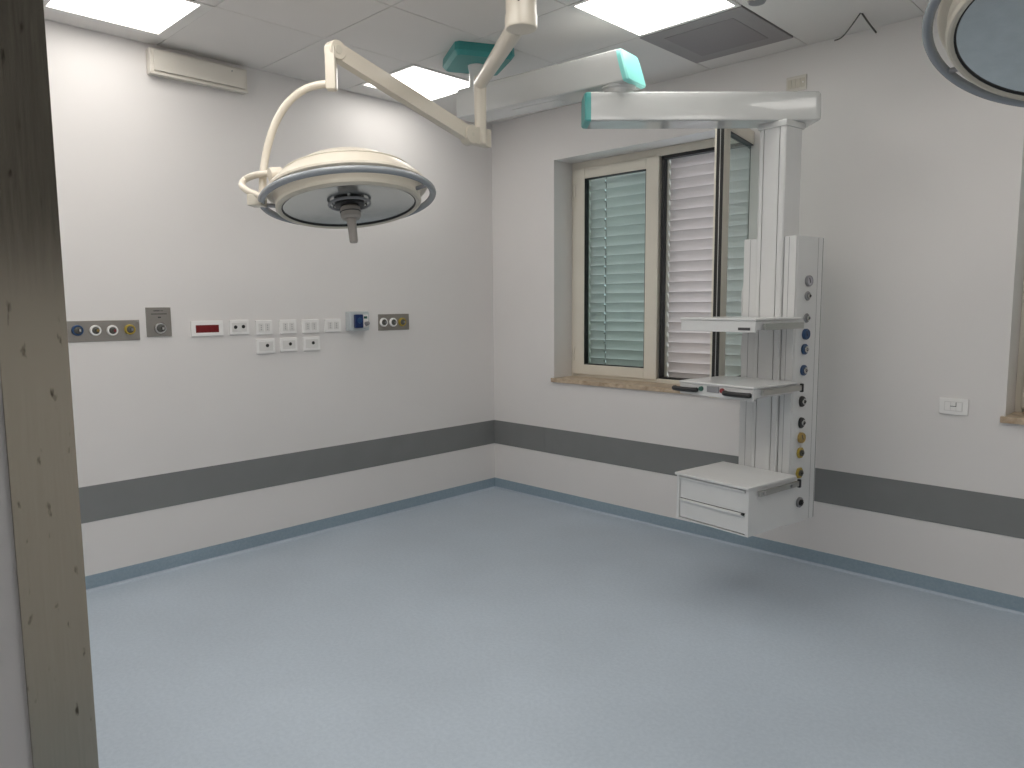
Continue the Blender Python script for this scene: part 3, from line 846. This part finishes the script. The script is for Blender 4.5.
# arms
ARM_PROF = [(-.088, .0), (-.096, .008), (-.097, .07), (-.093, .125), (-.086, .155), (-.076, .163), (-.06, .165), (.06, .165), (.076, .163), (.086, .155), (.093, .125), (.097, .07), (.096, .008), (.088, .0)]
def arm(name, a, b, z0, ends, rakes, prof, capm, capends):
    d = (b-a); d.z = 0; L = d.length; d.normalize(); n = Vector((-d.y, d.x, 0))
    x0, x1 = -ends[0], L+ends[1]
    hmax = max(p[1] for p in prof)
    def at(x, p, rk): return a+d*(x+rk*(1-p[1]/hmax))+n*p[0]+Vector((0, 0, z0+p[1]))
    mb = MB()
    k = len(prof)
    r0 = [mb.bm.verts.new(at(x0, p, rakes[0])) for p in prof]; r1 = [mb.bm.verts.new(at(x1, p, rakes[1])) for p in prof]
    for i in range(k): mb.bm.faces.new((r0[i], r0[(i+1) % k], r1[(i+1) % k], r1[i]))
    mb.bm.faces.new(r0); mb.bm.faces.new(list(reversed(r1)))
    o = mb.build(name, m_arm, pend, angle=50)
    for end, x, rk, sg in ((0, x0, rakes[0], -1), (1, x1, rakes[1], 1)):
        if not capends[end]: continue
        mb = MB()
        q0 = [mb.bm.verts.new(at(x, p, rk)) for p in prof]
        sc_ = [(p[0]*.985, hmax/2+(p[1]-hmax/2)*.98) for p in prof]
        q1 = [mb.bm.verts.new(at(x+sg*.022, p, rk)) for p in sc_]
        sc2 = [(p[0]*.90, hmax/2+(p[1]-hmax/2)*.9) for p in prof]
        q2 = [mb.bm.verts.new(at(x+sg*.030, p, rk)) for p in sc2]
        for A_, B_ in ((q0, q1), (q1, q2)):
            for i in range(k): mb.bm.faces.new((A_[i], A_[(i+1) % k], B_[(i+1) % k], B_[i]))
        mb.bm.faces.new(q0); mb.bm.faces.new(q2)
        mb.build('end_cap', capends[end], o, angle=40)
    return o, d, n
ZA1, ZA2 = 2.635, 2.455
a1o, d1, n1 = arm('upper_arm', Vector((MX, MY, 0)), Vector((JX, JY, 0)), ZA1, (.075, .03), (0, .05), ARM_PROF, m_teal, (None, m_mint))
prof2 = [(p[0]*.92, p[1]*.88) for p in ARM_PROF]
a2o, d2a, n2a = arm('lower_arm', Vector((JX, JY, 0)), Vector((AX.x, AX.y, 0)), ZA2, (.150, .13), (.0, .0), prof2, m_teal, (m_teal, m_arm))
MB().lathe([(0, 2.648), (.088, 2.648), (.088, 2.628), (.075, 2.62), (.072, 2.595), (0, 2.595)], (JX, JY, 0), (0, 0, 1), 40).build('arm_joint', m_arm, pend)
# panel joint under the arms
MB().box((.28, -.03, ZA1-.002), (.60, .03, ZA1+.001), 0, .001, lambda v: Vector((MX, MY, 0))+d1*v.x+n1*v.y+Vector((0, 0, v.z))).build('cover_strip', m_arm, a1o)
# lift column: grooved profile
cx0, cx1 = -.272, -.122
gr = [(-.254, .0045), (-.166, .0045)]
poly = [(cx0+.006, -.014), (-.2465, -.014), (-.2465, -.004), (-.2420, -.004), (-.2420, -.014), (-.1570, -.014), (-.1570, -.004), (-.1525, -.004), (-.1525, -.014), (cx1-.006, -.014), (cx1, -.008), (cx1, .130), (cx1-.01, .14), (cx0+.01, .14), (cx0, .130), (cx0, -.008)]
colm = MB().prism(poly, .425, 2.425, 0, TP).build('lift_column', m_white, pend)
for gx in (-.24425, -.15475):
    MB().box((gx-.0022, -.0052, .43), (gx+.0022, -.0042, 2.42), 0, 0, TP).build('groove', m_seam, colm)
MB().box((cx0-.008, -.022, 2.425), (cx1+.008, .148, 2.457), 0, .006, TP).build('column_flange', m_arm, pend)
# service body (wings either side of the column, side face with outlets)
BX0, BX1, BD = -.356, -.053, .258
body = MB().box((BX0, .0, .400), (cx0-.003, BD, 1.885), 0, .004, TP).box((cx1+.003, .0, .400), (BX1, BD, 1.885), 0, .004, TP).box((cx0-.01, .142, .400), (cx1+.01, BD-.004, 1.88), 0, .0, TP).build('service_body', m_white, pend)
MB().box((BX1-.004, .012, .403), (BX1+.003, .199, 1.882), 0, .001, TP).build('outlet_panel', m_white, body)
MB().box((BX1-.002, .2015, .405), (BX1+.0008, .2045, 1.882), 0, 0, TP).build('groove', m_seam, body)
MB().box((BX1-.002, .247, .405), (BX1+.0008, .2495, 1.882), 0, 0, TP).build('groove', m_seam, body)
for gx in (-.316, -.092):
    MB().box((gx-.001, -.0008, .43), (gx+.001, .001, 1.88), 0, 0, TP).build('groove', m_greyp, body)
# cable clips on the left flank of the body
lp = [TP(Vector((BX0-.008, .06, z))) for z in (1.80, 1.62)]
MB().tube(smooth([TP(Vector((BX0-.006, .03, 1.66))), TP(Vector((BX0-.022, .03, 1.60))), TP(Vector((BX0-.020, .03, 1.50))), TP(Vector((BX0-.012, .03, 1.38))), TP(Vector((BX0-.018, .03, 1.27))), TP(Vector((BX0-.004, .03, 1.22)))], 6), .006, 10).build('hanging_cable', m_white, pend)
MB().tube(smooth([TP(Vector((BX0-.004, .03, 1.02))), TP(Vector((BX0-.014, .03, .97))), TP(Vector((BX0-.012, .03, .90))), TP(Vector((BX0-.004, .03, .86)))], 6), .006, 10).build('hanging_cable', m_white, pend)

# gas outlets on the side face
def TPv(d): return E_*d.x+Nb*d.y+Vector((0, 0, d.z))
def pend_outlet(z, v, kind):
    c = TP(Vector((BX1+.003, v-.014, z))); ax = E_
    r = .0275
    if kind in ('gauge', 'goldgauge', 'bluegauge'):
        ring = {'gauge': m_greyp, 'goldgauge': m_gold, 'bluegauge': m_blue}[kind]
        face = {'gauge': m_lilac, 'goldgauge': m_gold, 'bluegauge': m_blue}[kind]
        o = MB().lathe([(0, 0), (r, 0), (r*1.02, .012), (r*.92, .016), (r*.84, .012), (0, .012)], c, ax, 32).build('pressure_gauge', ring, pend)
        MB().lathe([(0, .0135), (r*.80, .0135), (r*.80, .010)], c, ax, 28).build('dial', face, o)
        nd = MB(); up_ = Vector((0, 0, 1)); h_ = (up_*.8+Nb*(-.4)).normalized(); g_ = ax.cross(h_)
        T = lambda q: c+ax*q.x+h_*q.y+g_*q.z
        nd.box((.0132, -.010, -.0022), (.0152, .018, .0022), 0, 0, T); nd.build('needle', m_black if kind != 'goldgauge' else m_print, o)
    else:
        ring, core = {'grey': (m_greyp, m_chrome), 'blue': (m_blue, m_chrome), 'black': (m_black, m_chrome), 'yellow': (m_yellow, m_cable), 'dark': (m_greyp, m_black)}[kind]
        lob = {'black': 3, 'yellow': 6, 'grey': 4}.get(kind, 0)
        rr = r*(.80 if kind == 'grey' else 1.0)
        mb = MB()
        pts = []
        for k in range(36):
            a = 2*PI*k/36; q = rr*(1+(.09*math.cos(lob*a) if lob else 0)); pts.append((q*math.cos(a), q*math.sin(a)))
        T = lambda q: c+ax*q.z+Nb*q.x+Vector((0, 0, 1))*q.y
        mb.prism(pts, 0, .010, 0, T, .002)
        o = mb.build('gas_outlet', ring, pend)
        MB().lathe([(0, .011), (rr*.60, .011), (rr*.60, .018), (rr*.34, .020), (rr*.32, .013), (0, .013)], c, ax, 20).build('outlet_core', core, o)
        MB().box((.016, -rr*.28, -rr*.10), (.024, rr*.30, rr*.14), 0, .001, lambda q: c+ax*q.x+Nb*q.y+Vector((0, 0, 1))*q.z).build('latch', m_greyp if kind == 'blue' else m_black, o)
for z, v, kd in ((1.661, .124, 'gauge'), (1.585, .120, 'grey'), (1.473, .118, 'grey'), (1.391, .114, 'bluegauge'), (1.314, .111, 'blue'), (1.206, .109, 'blue'),
                 (1.045, .106, 'black'), (.934, .107, 'black'), (.855, .107, 'goldgauge'), (.776, .104, 'yellow'), (.670, .102, 'yellow'), (.511, .114, 'dark')):
    pend_outlet(z, v, kd)

# shelves
def rail_part(parent, u, v0, v1, z0, z1, sgn, cap=None):
    MB().box((u, v0, z0), (u+sgn*.012, v1, z1), 0, .002, TP).build('side_rail', m_alu, parent)
    for vv in (v0+.06, v1-.06):
        MB().box((u-.002*sgn, vv-.012, z0+.004), (u+sgn*.004, vv+.012, z1-.004), 0, 0, TP).build('rail_spacer', m_greyp, parent)
    if cap:
        MB().box((u-.002*sgn, v1, z0-.008), (u+sgn*.016, v1+.014, z1+.008), 0, .004, TP).build('rail_end_cap', m_black, parent)
def shelf(z0, z1, u0, u1, v0, name):
    mb = MB()
    mb.box((u0, v0, z1-.012), (u1, -.016, z1), 0, .004, TP)              # top tray
    mb.box((u0+.004, v0+.004, z0), (u1-.004, v0+.022, z1-.013), 0, .003, TP)      # front apron
    mb.box((u0+.006, v0+.022, z0+.012), (u1-.006, -.018, z1-.013), 0, .002, TP)  # box underneath
    return mb.build(name, m_white, pend)
U0, U1, V0 = -.447, -.002, -.400
s1 = shelf(1.413, 1.480, U0, U1, V0, 'upper_shelf')
rail_part(s1, U1+.006, V0+.05, -.02, 1.425, 1.455, 1)
rail_part(s1, U0-.006, V0+.06, -.06, 1.425, 1.455, -1)
MB().box((-.100, V0+.0025, 1.423), (-.034, V0+.005, 1.436), 0, 0, TP).build('label', m_print, s1)
s2 = shelf(1.090, 1.158, U0, U1, V0, 'lower_shelf')
rail_part(s2, U1+.006, V0+.05, -.02, 1.115, 1.142, 1, True)
rail_part(s2, U0-.006, V0+.06, -.06, 1.115, 1.142, -1)
for (a, b) in ((-.474, -.324), (-.165, -.015)):
    mb = MB()
    pth = smooth([TP(Vector((a+.008, V0-.002, 1.118))), TP(Vector((a+.012, V0-.016, 1.118))), TP(Vector(((a+b)/2, V0-.020, 1.117))), TP(Vector((b-.012, V0-.016, 1.118))), TP(Vector((b-.008, V0-.002, 1.118)))], 6)
    mb.tube(pth, .0125, 12); mb.build('handle', m_black, s2)
for u, m_ in ((-.306, m_greenb), (-.180, m_redb)):
    MB().lathe([(0, .008), (.011, .008), (.0125, .005), (.0125, -.004), (0, -.004)], TP(Vector((u, V0+.002, 1.126))), -Nb, 20).build('push_button', m_, s2)
MB().box((-.270, V0-.001, 1.113), (-.200, V0+.005, 1.142), 0, .001, TP).build('control_label', m_greyp, s2)
# drawer unit
DU0, DU1, DV0, DZ0, DZ1 = -.443, .003, -.427, .436, .680
mb = MB()
mb.box((DU0+.006, DV0+.012, DZ0), (DU0+.024, -.016, DZ1-.014), 0, .002, TP)
mb.box((DU1-.024, DV0+.012, DZ0), (DU1-.006, -.016, DZ1-.014), 0, .002, TP)
mb.box((DU0+.02, DV0+.05, DZ0), (DU1-.02, -.018, DZ1-.016), 0, .0, TP)
mb.box((DU0+.02, DV0+.014, DZ0), (DU1-.02, DV0+.06, DZ0+.006), 0, .0, TP)
du = mb.build('drawer_unit', m_white, pend)
MB().box((DU0, DV0, DZ1-.014), (DU1, -.016, DZ1), 0, .004, TP).build('top_plate', m_white, du)
fz = ((DZ0+.010, DZ0+.108), (DZ0+.112, DZ1-.019))
for (z0, z1) in fz:
    mb = MB()
    mb.box((DU0+.026, DV0+.018, z0), (DU1-.026, DV0+.036, z1-.012), 0, .002, TP)
    mb.box((DU0+.026, DV0+.010, z1-.014), (DU1-.026, DV0+.030, z1), 0, .004, TP)
    mb.build('drawer_front', m_white, du)
    MB().box((DU0+.026, DV0+.022, z1-.001), (DU1-.026, DV0+.052, z1+.003), 0, 0, TP).build('shadow_gap', m_seam, du)
MB().box((DU1-.045, DV0+.006, fz[0][1]-.006), (DU1-.028, DV0+.016, fz[0][1]+.004), 0, .002, TP).build('drawer_latch', m_black, du)
rail_part(du, DU1+.006, DV0+.07, -.02, .628, .655, 1, True)
for vv in (DV0+.10, -.10):
    MB().tube([TP(Vector((DU1+.012, vv, .644))), TP(Vector((DU1+.024, vv, .644)))], .008, 12).build('rail_screw', m_chrome, du)
rail_part(du, DU0-.006, DV0+.07, -.06, .628, .655, -1)
